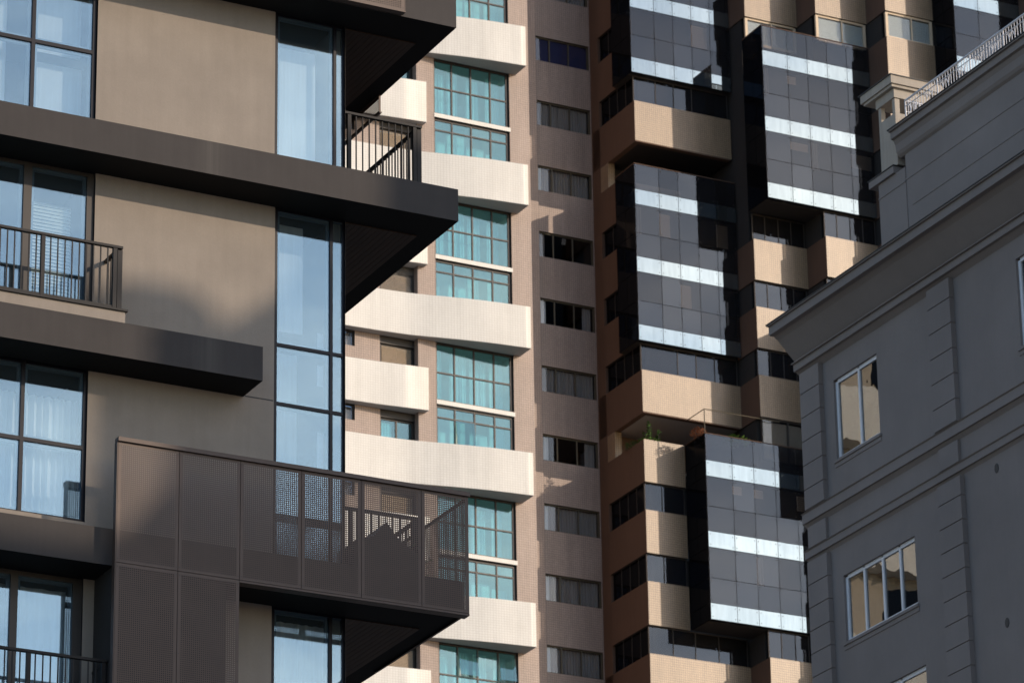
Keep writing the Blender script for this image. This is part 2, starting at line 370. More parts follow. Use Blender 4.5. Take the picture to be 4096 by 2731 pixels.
box('back_wall', A, 8, XC - .13, 63.4, 63.7, 10, 40, M['beige'])
# wall joint above the screen
box('wall_joint', A, aX('A5', 2075, 475, YW), x_tl - .01, YW - .004, YW + .002, aZ('A5', 2200, 494, YW) - .008, aZ('A5', 2200, 494, YW) + .008, M['flash'])
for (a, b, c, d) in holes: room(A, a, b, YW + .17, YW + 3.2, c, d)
YG = YW + .07
# upper left 2x2 window
xm = aX('A1', 280, 300, YG); zm = aZ('A1', 500, 395, YG)
w = window(A, [14.05, 2 * xm - x_w1r, xm, x_w1r - .03], [Z1T - .04, zm, Z0B], YG, .055, M['frame'], M['glassA'], .05)
box('roller_blind', w, aX('A1', 0, 0, YG) - .3, aX('A1', 112, 500, YG), YG + .32, YG + .33, Z1T, zm + .95, M['curtain'])
box('roller_blind', w, aX('A1', 300, 500, YG) - .02, aX('A1', 636, 700, YG) + .22, YG + .32, YG + .33, Z1T, zm - .14, M['curtain'])
box('roller_blind', w, aX('A1', 315, 500, YG) - .02, aX('A1', 636, 200, YG) + .22, YG + .34, YG + .35, zm + .03, zm + .95, M['curtain'])
# corner column of tall glazing: above and below the main slab, and under the screen
xmt = aX('A2', 713, 800, YG)
w = window(A, [x_t0l + .03, xmt, XC - .012], [Z1T - .04, Z0B], YG, .045, M['frame'], M['glassA'], .06, outer_r=.022)
box('roller_blind', w, x_t0l + .05, aX('A2', 540, 800, YG) + .16, YG + .30, YG + .31, Z1T, Z0B - .36, M['curtain'])  # panel cut to the sunlit patch, top lowered for the slab's shade
xmt1 = aX('A4', 683, 900, YG)
zt1, zt2 = aZ('A4', 683, 1560, YG), aZ('A6', 683, 615, YG)
w = window(A, [x_tl + .03, xmt1, XC - .012], [Z3T - .04, zt2, zt1, Z1B], YG, .045, M['frame'], M['glassA'], .06, outer_r=.022)
box('roller_blind', w, x_tl + .05, aX('A4', 445, 800, YG) + .14, YG + .30, YG + .31, zt1 + .35, zt1 + 2.0, M['curtain'])
box('roller_blind', w, x_tl + .05, aX('A4', 522, 800, YG), YG + .5, YG + .51, Z3T, zt1 + .1, M['blind'])
for za, zb in ((zt1 + .02, zt1 + .34), (zt2 + .42, zt2 + .74), (zt2 - 1.1, zt2 - .28)):
    box('side_curtain', w, aX('A4', 575, 1400, YG) + .05, aX('A4', 617, 1400, YG) + .07, YG + .12, YG + .125, za, zb, M['curtain'])
for za, zb in ((zt1 + .10, zt1 + .55), (zt2 + .2, zt2 + .9), (zt2 - 1.1, zt2 - .15)):
    box('side_curtain', w, aX('A4', 758, 1400, YG) + .03, aX('A4', 775, 1400, YG) + .05, YG + .12, YG + .125, za, zb, M['curtain'])
xmt2 = aX('A8', 675, 1300, YG)
w = window(A, [x_t2l + .03, xmt2, XC - .012], [15.05, Z3B], YG, .05, M['frame'], M['glassA'], .06, outer_r=.022)
curtain(w, x_t2l + .05, XC - .06, 15.1, Z3B - .1, YG + .25, M['curtain'], .02, .13)
# balcony door behind the middle railing
xa, xb = aX('A3', 190, 300, YG), aX('A3', 260, 300, YG); xr = aX('A3', 728, 300, YG)
w = window(A, [14.05, 2 * xa - xr, (xa + xb) / 2, (xr + x_w2r) / 2], [Z2T - .04, Z1B], YG, xb - xa, M['frame_grey'], M['glassA'], x_w2r - xr)
slat_blind(w, xb + .06, aX('A3', 535, 500, YG) + .2, Z2T, aZ('A3', 400, 265, YG) + .12, YG + .25, M['blind'], .052)
slat_blind(w, xa - 1.1, xa - .55, Z2T, aZ('A3', 0, 200, YG), YG + .25, M['blind'], .052)
# lower left 2x2 window with curtains
xm = aX('A5', 183, 600, YG); zm = aZ('A5', 450, 878, YG)
w = window(A, [14.05, 2 * xm - x_w3r, xm, x_w3r - .02], [z_w3b + .02, zm, Z2B], YG, .055, M['frame'], M['glassA'], .05)
curtain(w, 16, xm + .95, z_w3b + .03, zm + .75, YG + .22, M['curtain'], .035, .10)
curtain(w, xm + 1.0, xm + 1.16, z_w3b + .03, zm + .75, YG + .2, M['curtain'], .03, .08)
box('sill', A, 14, aX('A7', 520, 195, YW), YW - .05, YW + .04, z_w3b - .06, z_w3b - .004, M['beige'])
# bottom left sliding door
xa, xb = aX('A7', 78, 900, YG), aX('A7', 142, 900, YG); xr = aX('A7', 608, 900, YG)
w = window(A, [14.05, 2 * xa - xr, (xa + xb) / 2, (xr + x_w4r) / 2], [16.05, Z3B], YG, xb - xa, M['frame_grey'], M['glassA'], x_w4r - xr)
curtain(w, 15, xr, 16.1, Z3B - .12, YG + .25, M['curtain'], .015, .3)
# plinth under the middle balcony railing
zp = aZ('A3', 1062, 1205, YS + .06); xp = aX('A3', 1062, 1205, YS + .06)
box('plinth', A, 8, xp, YS + .06, YW - .003, Z2T + .002, zp, M['beige'])
box('plinth_cap', A, 8, xp + .03, YS + .03, YW - .003, zp + .002, zp + .03, M['rail'])

def railing(parent, x0, x1, y, z0, z1, step, posts, back, mat=None, bottom=True, skip_right_post=False):
    mat = mat or M['rail']; g = G()
    g.box(x0, x1 + .11, y - .03, y + .03, z1 - .035, z1)                        # front top rail
    g.box(x1 + .05, x1 + .11, y + .031, back, z1 - .035, z1 - .001)             # side top rail
    if bottom: g.box(x0, x1 + .02, y - .012, y + .012, z0 + .03, z0 + .06)
    r = obj('railing', g, mat, parent)
    for px_ in posts: box('post', r, px_ - .028, px_ + .028, y - .02, y + .035, z0, z1 - .036, mat)
    n = int((x1 - x0) / step); d = (x1 - x0) / n
    for i in range(1, n):
        x = x0 + i * d
        if all(abs(x - q) > .04 for q in posts): box('baluster', r, x - .008, x + .008, y - .008, y + .008, z0 + (.061 if bottom else 0), z1 - .036, mat)
    k = max(2, int((back - y) / .1))
    for i in range(1, k): 
        yy = y + .035 + (back - y - .035) * i / k; box('baluster', r, x1 + .072, x1 + .088, yy - .008, yy + .008, z0, z1 - .037, mat)
    box('post', r, x1 + .045, x1 + .115, y + .002, y + .085, z0, z1 - .038, mat)
    return r
# railing on the main slab, right of the glazing
yr = YS + .12
xr0, xr1 = XC + .02, aX('A2', 1395, 1300, yr)
yr1 = YW + .12; xr1 = aX('A2', 1395, 1300, yr1)
railing(A, xr0, xr1, yr1, Z1T + .002, aZ('A2', 1395, 1065, yr1), .105, [aX('A2', 840, 1200, yr1), xr1], 54.5, bottom=False)
# railing behind the perforated screen
railing(A, xr0, aX('A8', 1390, 300, yr1), yr1, Z3T + .002, Z3T + 1.15, .105, [xr0 + .12, aX('A8', 1390, 300, yr1)], 54.5, bottom=False)
# middle left balcony railing
zb2, zt = zp + .032, aZ('A3', 1040, 655, yr)
railing(A, 15.6, aX('A3', 970, 900, yr), yr, zb2, zt, .103, [aX('A3', 360, 800, yr), aX('A3', 970, 900, yr)], YW - .003)
# bottom left railing
zt4 = aZ('A7', 925, 1378, yr)
railing(A, 15.6, aX('A7', 875, 1450, yr), yr, zt4 - 1.12, zt4, .105, [aX('A7', 240, 1400, yr), aX('A7', 875, 1450, yr)], YW - .003)

# timber soffit planks in the overhang right of the facade
def planks(z, ya, yb):
    fr = [XC + .03 + .088 * i for i in range(13)]
    for i, x in enumerate(fr): box('soffit_plank', A, x, x + .082, ya, yb, z - .016, z - .002, M['wood'])
for z in (Z0B, Z1B, Z3B): planks(z, 50.32, 58)

# perforated bronze screens
def perf_mesh(w, h, key, pitch=.0288, hr=.0092, mx=.045, mz=.04):
    k = ('perf', round(w, 3), round(h, 3))
    if k in CACHE: return CACHE[k]
    nx = int((w - 2 * mx) / pitch); nz = int((h - 2 * mz) / pitch); px_, pz_ = (w - 2 * mx) / nx, (h - 2 * mz) / nz
    V = []; Fc = []
    def quad(a, b, c, d):
        n = len(V); V.extend([a, b, c, d]); Fc.append((n, n + 1, n + 2, n + 3))
    for a in ((0, mx, 0, h), (w - mx, w, 0, h), (mx, w - mx, 0, mz), (mx, w - mx, h - mz, h)):
        quad((a[0], 0, a[2]), (a[1], 0, a[2]), (a[1], 0, a[3]), (a[0], 0, a[3]))
    oc = [(math.cos(math.pi / 4 * i), math.sin(math.pi / 4 * i)) for i in range(8)]
    sq = [(1, 0), (1, 1), (0, 1), (-1, 1), (-1, 0), (-1, -1), (0, -1), (1, -1)]
    for i in range(nx):
        for j in range(nz):
            cx, cz = mx + (i + .5) * px_, mz + (j + .5) * pz_; n = len(V)
            V.extend([(cx + hr * a, 0, cz + hr * b) for a, b in oc]); V.extend([(cx + px_ / 2 * a, 0, cz + pz_ / 2 * b) for a, b in sq])
            for t in range(8): u = (t + 1) % 8; Fc.append((n + t, n + 8 + t, n + 8 + u, n + u))
    e = .004                                                   # rolled edges give the sheet its depth
    for (x0, x1, z0, z1) in ((0, e, 0, h), (w - e, w, 0, h), (e, w - e, 0, e), (e, w - e, h - e, h)):
        n = len(V); V.extend([(x0, .001, z0), (x1, .001, z0), (x1, .03, z0), (x0, .03, z0), (x0, .001, z1), (x1, .001, z1), (x1, .03, z1), (x0, .03, z1)])
        for q in ((3, 2, 1, 0), (4, 5, 6, 7), (0, 1, 5, 4), (1, 2, 6, 5), (2, 3, 7, 6), (3, 0, 4, 7)): Fc.append(tuple(n + t for t in q))
    bl = []
    for (bx, bz) in ((.02, .05), (.02, h / 2), (.02, h - .05), (w - .02, .05), (w - .02, h / 2), (w - .02, h - .05)):
        n = len(V); V.extend([(bx + .007 * a, -.002, bz + .007 * b) for a, b in oc]); Fc.append(tuple(range(n + 7, n - 1, -1))); bl.append(len(Fc) - 1)
    me = bpy.data.meshes.new('perforated_panel'); me.from_pydata(V, [], Fc); me.materials.append(M['screen']); me.materials.append(M['flash'])
    for b in bl: me.polygons[b].material_index = 1
    me.update(); CACHE[k] = me; return me
def panel(parent, x0, x1, z0, z1, y, rotz=0, name='perforated_panel'):
    o = link(name, perf_mesh(x1 - x0, z1 - z0, None), Vector((x0, y, z0)), parent); o.rotation_euler.z = rotz; return o
xs0, xs1 = aX('A5', 1000, 1000, YSC), aX('A6', 1850, 1340, YSC)
zst, zsb = aZ('A5', 1005, 858, YSC), aZ('A7', 980, 540, YSC)
scr = obj('perforated_screen', G().box(xs0 - .01, xs1 + .012, YSC - .035, YSC + .09, zst + .004, zst + .062), M['screen'], A)
joints = [xs0] + [onY((p, q), YSC).x for p, q in ((716, 2000), (961, 2040), (1206, 2080), (1445, 2120), (1686, 2160))] + [xs1]
for i in range(6): panel(scr, joints[i] + .004, joints[i + 1] - .004, zsb + .004, zst, YSC)
for i in range(2): panel(scr, joints[i] + .004, joints[i + 1] - .004, zsb - 2.3, zsb - .004, YSC)
box('screen_end', scr, xs0 - .012, xs0 + .0, YSC + .001, YSC + .10, zsb - 2.3, zst, M['screen'])
for i in range(1, 6): box('screen_stud', scr, joints[i] - .02, joints[i] + .02, YSC + .032, YSC + .075, zsb + .01, zst - .01, M['screen'])
box('screen_bottom', scr, joints[2], xs1, YSC + .002, YSC + .16, zsb - .03, zsb - .002, M['screen'])
pr = panel(scr, 0, 3.0, zsb + .004, zst, YSC + .035, math.radians(90)); pr.location.x = xs1 - .004 - WL[scr.name].x   # return along the side
# tall planter and furniture on the screened balcony
ct = thing('covered_chair', (24.0, 50.3, Z3T + .002), 'dark covered garden chair behind the brown perforated balcony screen', 'chair')
obj('cover', G().prism([(23.5, Z3T + .002), (24.5, Z3T + .002), (24.5, Z3T + .42), (24.15, Z3T + .62), (23.95, Z3T + .86), (23.75, Z3T + .62), (23.5, Z3T + .55)], 50.0, 50.6, 'y'), M['frame_grey'], ct)
box('shade_backing', A, xs0 + .06, joints[2] - .06, YS + .05, YW - .004, zsb - 2.4, Z3B - .004, M['core'])  # added dark box, gives the shade seen through the lower panels
# screen on the storey above
YU = 49.50
xu1 = aX('A2', 1310, 60, YU); zu = aZ('A2', 1310, 100, YU)
su = obj('perforated_screen', G().box(12, xu1 + .012, YU - .02, YU + .09, zu - .02, zu), M['screen'], A)
xx = xu1
while xx > 13: panel(su, xx - .95, xx - .004, zu + .002, zu + 1.6, YU); xx -= .955
box('screen_end', su, xu1 + .0, xu1 + .012, YU + .001, YU + .10, zu + .002, zu + 1.6, M['screen'])
# small perforated skirt under the upper slab, further back along the side
ysk = onX(P('A2', 1118, 800), XS1).y
sk = obj('perforated_screen', G().box(XS1 - .04, XS1 - .002, ysk, ysk + 5, Z0B - .30, Z0B - .28), M['screen'], A)
o = panel(sk, 0, 2.4, 0, .28, 0, math.radians(90)); o.location = Vector((XS1 - .02, ysk, Z0B - .28)) - WL[sk.name]
# plants seen through the screen
def leafy(name, loc, h, r, n, mat, label, cat, parent_none=None, blade=.07, up=.6, group=None):
    rnd = random.Random(int(loc[0] * 100)); t = thing(name, loc, label, cat, group); g = G()
    for i in range(n):
        a = rnd.uniform(0, 6.28); rr = r * math.sqrt(rnd.random()); c = Vector((loc[0] + rr * math.cos(a), loc[1] + rr * math.sin(a) * .7, loc[2] + h * (.15 + .85 * rnd.random()) * (1 - .35 * rr / r)))
        d = Vector((math.cos(a), math.sin(a), rnd.uniform(.1, 1) * up * 2)).normalized() * blade * rnd.uniform(.7, 1.4); w = Vector((-math.sin(a + rnd.uniform(-1, 1)), math.cos(a), rnd.uniform(-.4, .4))).normalized() * blade * .32
        g.quad(c, c + d * .5 - w, c + d, c + d * .5 + w)
    obj('foliage', g, mat, t); s = G()
    for i in range(6):
        a = i * 1.05; s.bar((loc[0], loc[1], loc[2]), (loc[0] + r * .6 * math.cos(a), loc[1] + r * .5 * math.sin(a), loc[2] + h * .8), .008, 0, 5)
    obj('stem', s, M['joint'], t); return t
leafy('balcony_plant', (24.45, 50.2, Z3T + .1), .55, .22, 90, M['leaf'], 'dark leafy plant behind the brown perforated balcony screen', 'plant')

# ================================================================== B: cream tower with white curved balcony bands
B = thing('cream_tower', (66, 138, 0), 'tall apartment tower with pinkish mosaic walls, white curved balcony bands and teal windows', 'building')
YB, YR, YBG, XBR = 131.12, 131.40, 131.25, 69.02
XW0, XW1 = 64.90, 68.16
PER = 5.9; BB = [49.03 + PER * i for i in range(-1, 6)]         # undersides of the wide bands
BT = 1.68
CW = 139.1                                                       # recessed wall with the ribbon of bedroom windows
curve = [(50.0, 131.06), (58.0, 131.06), (61.1, 131.055), (62.44, 131.0), (63.3, 130.95), (63.95, 130.88), (64.4, 130.78), (64.9, 130.68), (65.4, 130.58), (65.9, 130.49), (66.75, 130.355), (67.3, 130.30), (67.8, 130.26), (68.45, 130.2)]
def smooth_curve(pts, n=80):
    out = []
    for i in range(n + 1):
        x = pts[0][0] + (pts[-1][0] - pts[0][0]) * i / n
        w = [(math.exp(-((x - p[0]) / .45) ** 2), p[1]) for p in dense]; out.append((x, sum(a * b for a, b in w) / sum(a for a, b in w)))
    return out
def lerp_curve(pts, x):
    if x <= pts[0][0]: return pts[0][1]
    for (a, b), (c, d) in zip(pts, pts[1:]):
        if a <= x <= c: return b + (d - b) * (x - a) / (c - a)
    (a, b), (c, d) = pts[-2:]; return d + (d - b) / (c - a) * (x - c)
dense = [(49 + .05 * i, lerp_curve(curve, 49 + .05 * i)) for i in range(420)]
curve = smooth_curve(curve)
holes = []
for b in BB:                                                     # window bays between the bands
    holes.append((XW0, XW1, b - 2.32, b - .002)); holes.append((XW0, XW1, b - PER + BT - .3, b - 2.50))
wall_holes('wall', B, 64.15, XBR, 36, 88, YB, holes, M['pinktile'], .3, M['frameB'])
box('side_wall', B, XBR - .25, XBR - .003, YB + .31, CW - .17, 36, 88, M['pinktile'])
# recessed left part with shuttered windows
xl0, xl1 = 62.70, 64.13; xs_ = 61.66
holes = []
for b in BB:
    for zz in (b, b - 2.95):
        holes.append((xl0, xl1, zz - 1.75, zz - .002)); holes.append((59.9, xs_, zz - .64, zz - .002)); holes.append((57.0, 58.4, zz - 1.75, zz - .002)); holes.append((53.0, 54.4, zz - 1.75, zz - .002))
box('side_wall', B, 50, 50.25, YR + .002, 150, 0, 88, M['pinktile'])
wall_holes('recessed_wall', B, 50, 64.148, 36, 88, YR, holes, M['pinktile'], .3, M['frame_grey'])
box('pier_return', B, 64.152, 64.24, YB + .002, YR + .3, 36, 88, M['pinktile'])
def sm(o, n):
    for i in range(n): o.data.polygons[i].use_smooth = True
    return o
rb = random.Random(11)
for i, b in enumerate(BB):
    if b > 80 or b < 46: continue
    # wide band, curved in plan, thicker lip on top
    poly = curve + [(68.45, YB - .002), (64.13, YB - .002), (64.13, YR - .002), (50.0, YR - .002)]
    sm(obj('balcony_band', G().prism(poly, b, b + BT, 'z'), [M['whitetile']], B), len(curve) - 1)
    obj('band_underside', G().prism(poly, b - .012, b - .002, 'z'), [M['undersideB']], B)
    # narrow band half way
    zn = b - 2.95
    poly2 = [(50.0, 131.12), (58.0, 131.12), (61.1, 131.07), (62.4, 131.0), (63.4, 130.9), (64.42, 130.80), (64.42, YB - .002), (64.13, YB - .002), (64.13, YR - .002), (50.0, YR - .002)]
    sm(obj('balcony_band', G().prism(poly2, zn, zn + 1.69, 'z'), [M['whitetile']], B), 5)
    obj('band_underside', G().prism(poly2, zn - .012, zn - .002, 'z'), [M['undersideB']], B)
    # white sill band between the two window rows
    box('sill_band', B, XW0 + .002, XW1 + .03, YB - .02, YB + .24, b - 2.50, b - 2.335, M['whitetile'])
    xs = [XW0 + .03, 65.71, 66.535, 67.375, XW1 - .06]
    op = ((1, 0), (3, 0)) if i == 1 else ()
    w = window(B, xs, [b - 2.31, b - 1.19, b - .03], YBG, .055, M['frameB'], M['glassB'], .09, .08, open_panes=tuple((a, 1) for a, _ in op))
    room(B, XW0, XW1, YB + .31, YB + 3.5, b - 5.6, b - .02, M['blind'])
    for c in range(4):
        if rb.random() < .6 or c == 0: curtain(w, xs[c] + .03, xs[c] + rb.uniform(.45, .72), b - 2.28, b - .1 - rb.choice((.0, .25)), YBG + .45 + .002 * c, M['curtain'], .02, .12)
    op2 = ((1, 0),) if i == 3 else ()
    w = window(B, xs, [b - PER + BT - .1, b - 2.99, b - 2.55], YBG, .055, M['frameB'], M['glassB'], .09, .08, open_panes=op2)
    for c in range(4):
        zt_ = b - 2.65 if rb.random() < .45 else b - 3.2
        box('blind', w, xs[c] + .04, xs[c + 1] - .05 - rb.choice((0, .1, .3)), YBG + .5, YBG + .51, b - PER + BT - .1, zt_ - rb.choice((0, .15)), M['blind'])
    # windows of the recessed part
    for zz in (b, zn):
        kind = rb.random() < .6
        box('shutter_box', B, xl0 + .002, xl1 - .002, YR + .03, YR + .28, zz - .30, zz - .016, M['frame_grey'])
        w = window(B, [xl0 + .05, (xl0 + xl1) / 2, xl1 - .05], [zz - 1.74, zz - .33], YR + .16, .06, M['frame_grey'], M['glassB'], .08, .08)
        if kind: slat_blind(w, xl0 + .10, xl1 - .10, zz - 1.7, zz - .36, YR + .10, M['shutter'], .055, 'shutter')
        else: curtain(w, xl0 + .1, xl0 + .6, zz - 1.7, zz - .4, YR + .3, M['curtain'], .02, .12)
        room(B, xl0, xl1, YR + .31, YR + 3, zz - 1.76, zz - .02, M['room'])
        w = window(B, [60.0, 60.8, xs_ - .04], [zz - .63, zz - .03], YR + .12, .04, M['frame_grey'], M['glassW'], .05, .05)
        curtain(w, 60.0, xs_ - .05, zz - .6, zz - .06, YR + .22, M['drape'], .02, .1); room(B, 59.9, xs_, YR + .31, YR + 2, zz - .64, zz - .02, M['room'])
        for xq in (57.0, 53.0):      # further windows of the recessed part, hidden by the dark block from here
            w = window(B, [xq + .05, xq + .7, xq + 1.35], [zz - 1.74, zz - .03], YR + .16, .06, M['frame_grey'], M['glassB'], .08, .08); room(B, xq, xq + 1.4, YR + .31, YR + 3, zz - 1.76, zz - .02, M['room'])
# safety net on one shuttered window
nt_b = BB[3] + 2.95 if False else 66.73 - 2.95
gn = G()
for k in range(-12, 24):
    a = xl0 + k * .07
    for s in (1, -1):
        x0, x1 = a, a + s * 1.2
        t0, t1 = 0.0, 1.0
        lo, hi = (min(x0, x1), max(x0, x1))
        if hi < xl0 or lo > xl1: continue
        if x1 != x0:
            ta, tb = sorted(((xl0 - x0) / (x1 - x0), (xl1 - x0) / (x1 - x0))); t0, t1 = max(0, ta), min(1, tb)
        if t1 - t0 > .02: gn.bar((x0 + (x1 - x0) * t0, YR + .01, nt_b - 1.25 + 1.2 * t0), (x0 + (x1 - x0) * t1, YR + .01, nt_b - 1.25 + 1.2 * t1), .004, 0, 4)
obj('safety_net', gn, M['net'], B, kind='stuff')

# recessed wall with the ribbon of three-light windows
XA, XB_ = 73.58, 76.08
wt = [78.97 - 2.95 * n for n in range(-1, 11)]
holes = [(XA, XB_, z - 1.12, z) for z in wt]
wall_holes('ribbon_wall', B, 73.50, 76.128, 36, 90, CW, holes, M['pinktile'], .16, M['olive'])
box('corner_pier', B, 68.76, 73.498, CW - .16, CW + .2, 36, 90, M['pinktile'])
for i, z in enumerate(wt):
    if z < 46: continue
    m1, m2 = XA + .69, XA + 1.585
    w = window(B, [XA + .025, m1, m2, XB_ - .025], [z - 1.10, z - .03], CW + .11, .055, M['olive'], M['glassW'], .05, .05)
    room(B, XA, XB_, CW + .17, CW + 3, z - 1.13, z, M['core'])
    if i == 1: pm = paint('indigo_blind', (.03, .03, .09), .8); box('roller_blind', w, XA + .03, XB_ - .03, CW + .16, CW + .165, z - 1.1, z - .03, pm)
    elif i == 4: curtain(w, XA + .05, XA + .35, z - 1.1, z - .04, CW + .22, M['drape'], .03, .12)
    elif i in (5, 7): curtain(w, XA + .05, XA + .35, z - 1.1, z - .04, CW + .22, M['curtain'], .03, .12); curtain(w, XB_ - .5, XB_ - .08, z - 1.1, z - .04, CW + .22, M['drape'], .03, .12)
    else:
        curtain(w, XA + (.28 if i in (3, 8, 9, 10) else .04), XB_ - .06, z - 1.1, z - .04, CW + .22, M['drape'], .035, .13)
        if i in (3, 8, 9, 10): curtain(w, XA + .05, XA + .26, z - 1.1, z - .04, CW + .2, M['curtain'], .02, .1)

# ================================================================== C: tower with black glass boxes
C = thing('glass_box_tower', (84, 140, 0), 'brown mosaic tower with projecting black glass boxes and mirrored bands stepping forward', 'building')
FL = 2.95
def zt_(k): return 51.33 + FL * k
PH = 1.78
bays = {1: (76.13, 80.648, 135.40), 2: (80.652, 83.148, 133.92), 3: (83.152, 85.618, 132.42), 4: (85.622, 87.948, 130.95), 5: (87.952, 91.198, 129.6), 6: (91.202, 95, 127.9)}
XSIDE = 76.13
def parapet(x0, x1, yf, k, yb=None):
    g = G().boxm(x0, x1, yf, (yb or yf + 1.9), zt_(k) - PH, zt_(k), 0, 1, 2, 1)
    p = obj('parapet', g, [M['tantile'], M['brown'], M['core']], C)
    return p
def band_glazing(x0, x1, y, k, n, cols=None, side=None, frame=None):
    """dark ribbon glazing between parapet k and k+1"""
    z0, z1 = zt_(k) + .002, zt_(k + 1) - PH - .002; y += .14
    xs = cols or [x0 + .03 + (x1 - x0 - .06) * i / n for i in range(n + 1)]
    return window(C, xs, [z0 + .02, z1 - .02], y, .03, frame or M['joint'], M['glassC'], .04, .05, name='ribbon_window')
def side_glazing(x, y0, y1, k, n):
    z0, z1 = zt_(k) + .002, zt_(k + 1) - PH - .002; g = G()
    g.box(x + .10, x + .15, y0 - .02, y1 + .02, z0, z0 + .03)
    for i in range(n + 1):
        y = y0 + (y1 - y0) * i / n; g.box(x + .10, x + .15, y - .02, y + .02, z0 + .03, z1)
    w = obj('side_window', g, M['joint'], C)
    for i in range(n):
        a, b = y0 + (y1 - y0) * i / n + .021, y0 + (y1 - y0) * (i + 1) / n - .021; box('pane', w, x + .12, x + .13, a, b, z0 + .031, z1, M['darkglass'])
    return w
BOLT = [(math.cos(math.pi / 3 * i), math.sin(math.pi / 3 * i)) for i in range(6)]
def pane_front(parent, x0, x1, y, z0, z1, mat, bolts=True):
    g = G().box(x0 + .012, x1 - .012, y, y + .02, z0 + .012, z1 - .012)
    if bolts:
        for bx in (x0 + .09, x1 - .09):
            for bz in (z0 + .12, z1 - .12):
                n = len(g.v); g.v += [(bx + .022 * a, y - .004, bz + .022 * b) for a, b in BOLT] + [(bx + .022 * a, y + .001, bz + .022 * b) for a, b in BOLT]
                g.f.append(tuple(range(n + 5, n - 1, -1))); g.m.append(1)
                for i in range(6): g.f.append((n + i, n + (i + 1) % 6, n + 6 + (i + 1) % 6, n + 6 + i)); g.m.append(1)
    o = obj('pane', g, [mat, M['joint']], parent); o.rotation_euler = (math.radians(random.uniform(-.2, .2)), 0, math.radians(random.uniform(-.2, .2)))
def glass_box(x0, x1, y, k0, k1, cols, yback, label=None):
    """box of bolted glass from parapet k0 to parapet k1: cols are widths"""
    zb, ztop = zt_(k0) - PH, zt_(k1)
    roof = ztop - 1.07
    b = obj('glass_box', G().box(x0 + .05, x1 - .003, y + .32, yback, zb, roof), M['core'], C)
    if label: b['label'] = label
    rows = [(zb, zb + .67, 1)]
    for i in range(k0, k1): 
        z = zt_(i) - PH + .67; rows += [(z, z + 1.03, 0), (z + 1.03, z + FL - .67, 0), (z + FL - .67, z + FL, 1)]
    rows.append((rows[-1][1], ztop, 0))
    xs = [x0]
    for c in cols: xs.append(xs[-1] + c)
    sc = (x1 - x0) / (xs[-1] - x0); xs = [x0 + (x - x0) * sc for x in xs]
    for (za, zc, w) in rows:
        for i in range(len(xs) - 1): pane_front(b, xs[i], xs[i + 1], y, za, zc, M['spandrel'] if w else M['glassC'])
        n = 2
        for i in range(n):   # left return
            ya, yb2 = y + .03 + (yback - y - .03) * i / n, y + .03 + (yback - y - .03) * (i + 1) / n
            box('side_pane', b, x0, x0 + .02, ya + .01, yb2 - .01, za + .012, zc - .012, M['darkglass'])
    rnd = random.Random(int(x0 * 10 + k0))
    for (za, zc, w) in rows[1:-1]:
        if w: box('floor_edge', b, x0 + .06, x1 - .01, y + .06, y + .318, za + .02, zc - .02, M['core']); continue
        tall = zc - za > 1.1
        for i in range(len(xs) - 1):
            q = rnd.random()
            if tall and q < .30: slat_blind(b, xs[i] + .06, xs[i + 1] - rnd.choice((.06, .35, .5)), za + rnd.choice((.1, .45, .7)), zc - .15, y + .14, M['shade'], .09)
            elif tall and q < .42: curtain(b, xs[i] + .05, xs[i] + rnd.uniform(.3, .6), za + .02, zc - .05, y + .16, M['drape'], .03, .11)
    box('edge_post', b, x0 + .03, x0 + .07, y + .021, y + .06, zb + .01, ztop - .01, M['joint'])
    box('cap_rail', b, x0 - .02, x1, y - .01, y + .05, ztop + .002, ztop + .03, M['brown'])
    box('cap_rail', b, x0 - .021, x0 + .04, y + .051, yback, ztop + .002, ztop + .03, M['brown'])
    return b
cw = [1.12, .89, .88, .875, .94]
glass_box(75.93, 80.63, 135.2, 9, 11, cw, 136.85, 'topmost left box of bolted grey glass')
glass_box(75.93, 80.63, 135.2, 5, 7, cw, 136.85, 'middle left box of bolted grey glass')
glass_box(78.0, 83.13, 133.82, 1, 3, [1.18, .97, .97, .97, 1.0], 135.42, 'lowest box of bolted grey glass')
glass_box(80.46, 85.60, 132.34, 7, 9, [1.17, .95, .95, .95, 1.1], 133.92, 'right box of bolted grey glass above the cornice')
glass_box(83.12, 87.9, 130.85, 3, 5, [1.17, .95, .95, .95], 132.42, 'box of bolted grey glass mostly hidden behind the grey cornice')
glass_box(87.95, 91.2, 129.37, 8, 11, [1.17, 1.02, 1.02], 130.95, 'box of bolted grey glass behind the white roof railing')
# bay 1
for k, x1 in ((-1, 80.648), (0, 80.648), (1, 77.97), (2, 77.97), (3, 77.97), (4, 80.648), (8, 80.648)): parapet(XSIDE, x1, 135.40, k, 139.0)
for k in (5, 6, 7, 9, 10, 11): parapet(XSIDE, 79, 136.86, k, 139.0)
band_glazing(76.15, 80.6, 135.4, -1, 5); band_glazing(76.15, 80.6, 135.4, 0, 0, [76.17, 77.25, 78.25, 79.3, 80.58])
for k in (1, 2): band_glazing(76.15, 77.98, 135.4, k, 0, [76.17, 76.95, 77.95])
band_glazing(76.15, 80.6, 135.4, 4, 0, [76.17, 77.85, 78.7, 79.55, 80.58]); band_glazing(76.15, 80.6, 135.4, 8, 0, [76.17, 77.2, 78.05, 78.9, 80.58])
for k in (-1, 0, 1, 2, 4, 8): side_glazing(XSIDE, 135.6, 138.39, k, 4)
for k in (5, 6, 9, 10): side_glazing(XSIDE, 136.9, 138.39, k, 2)
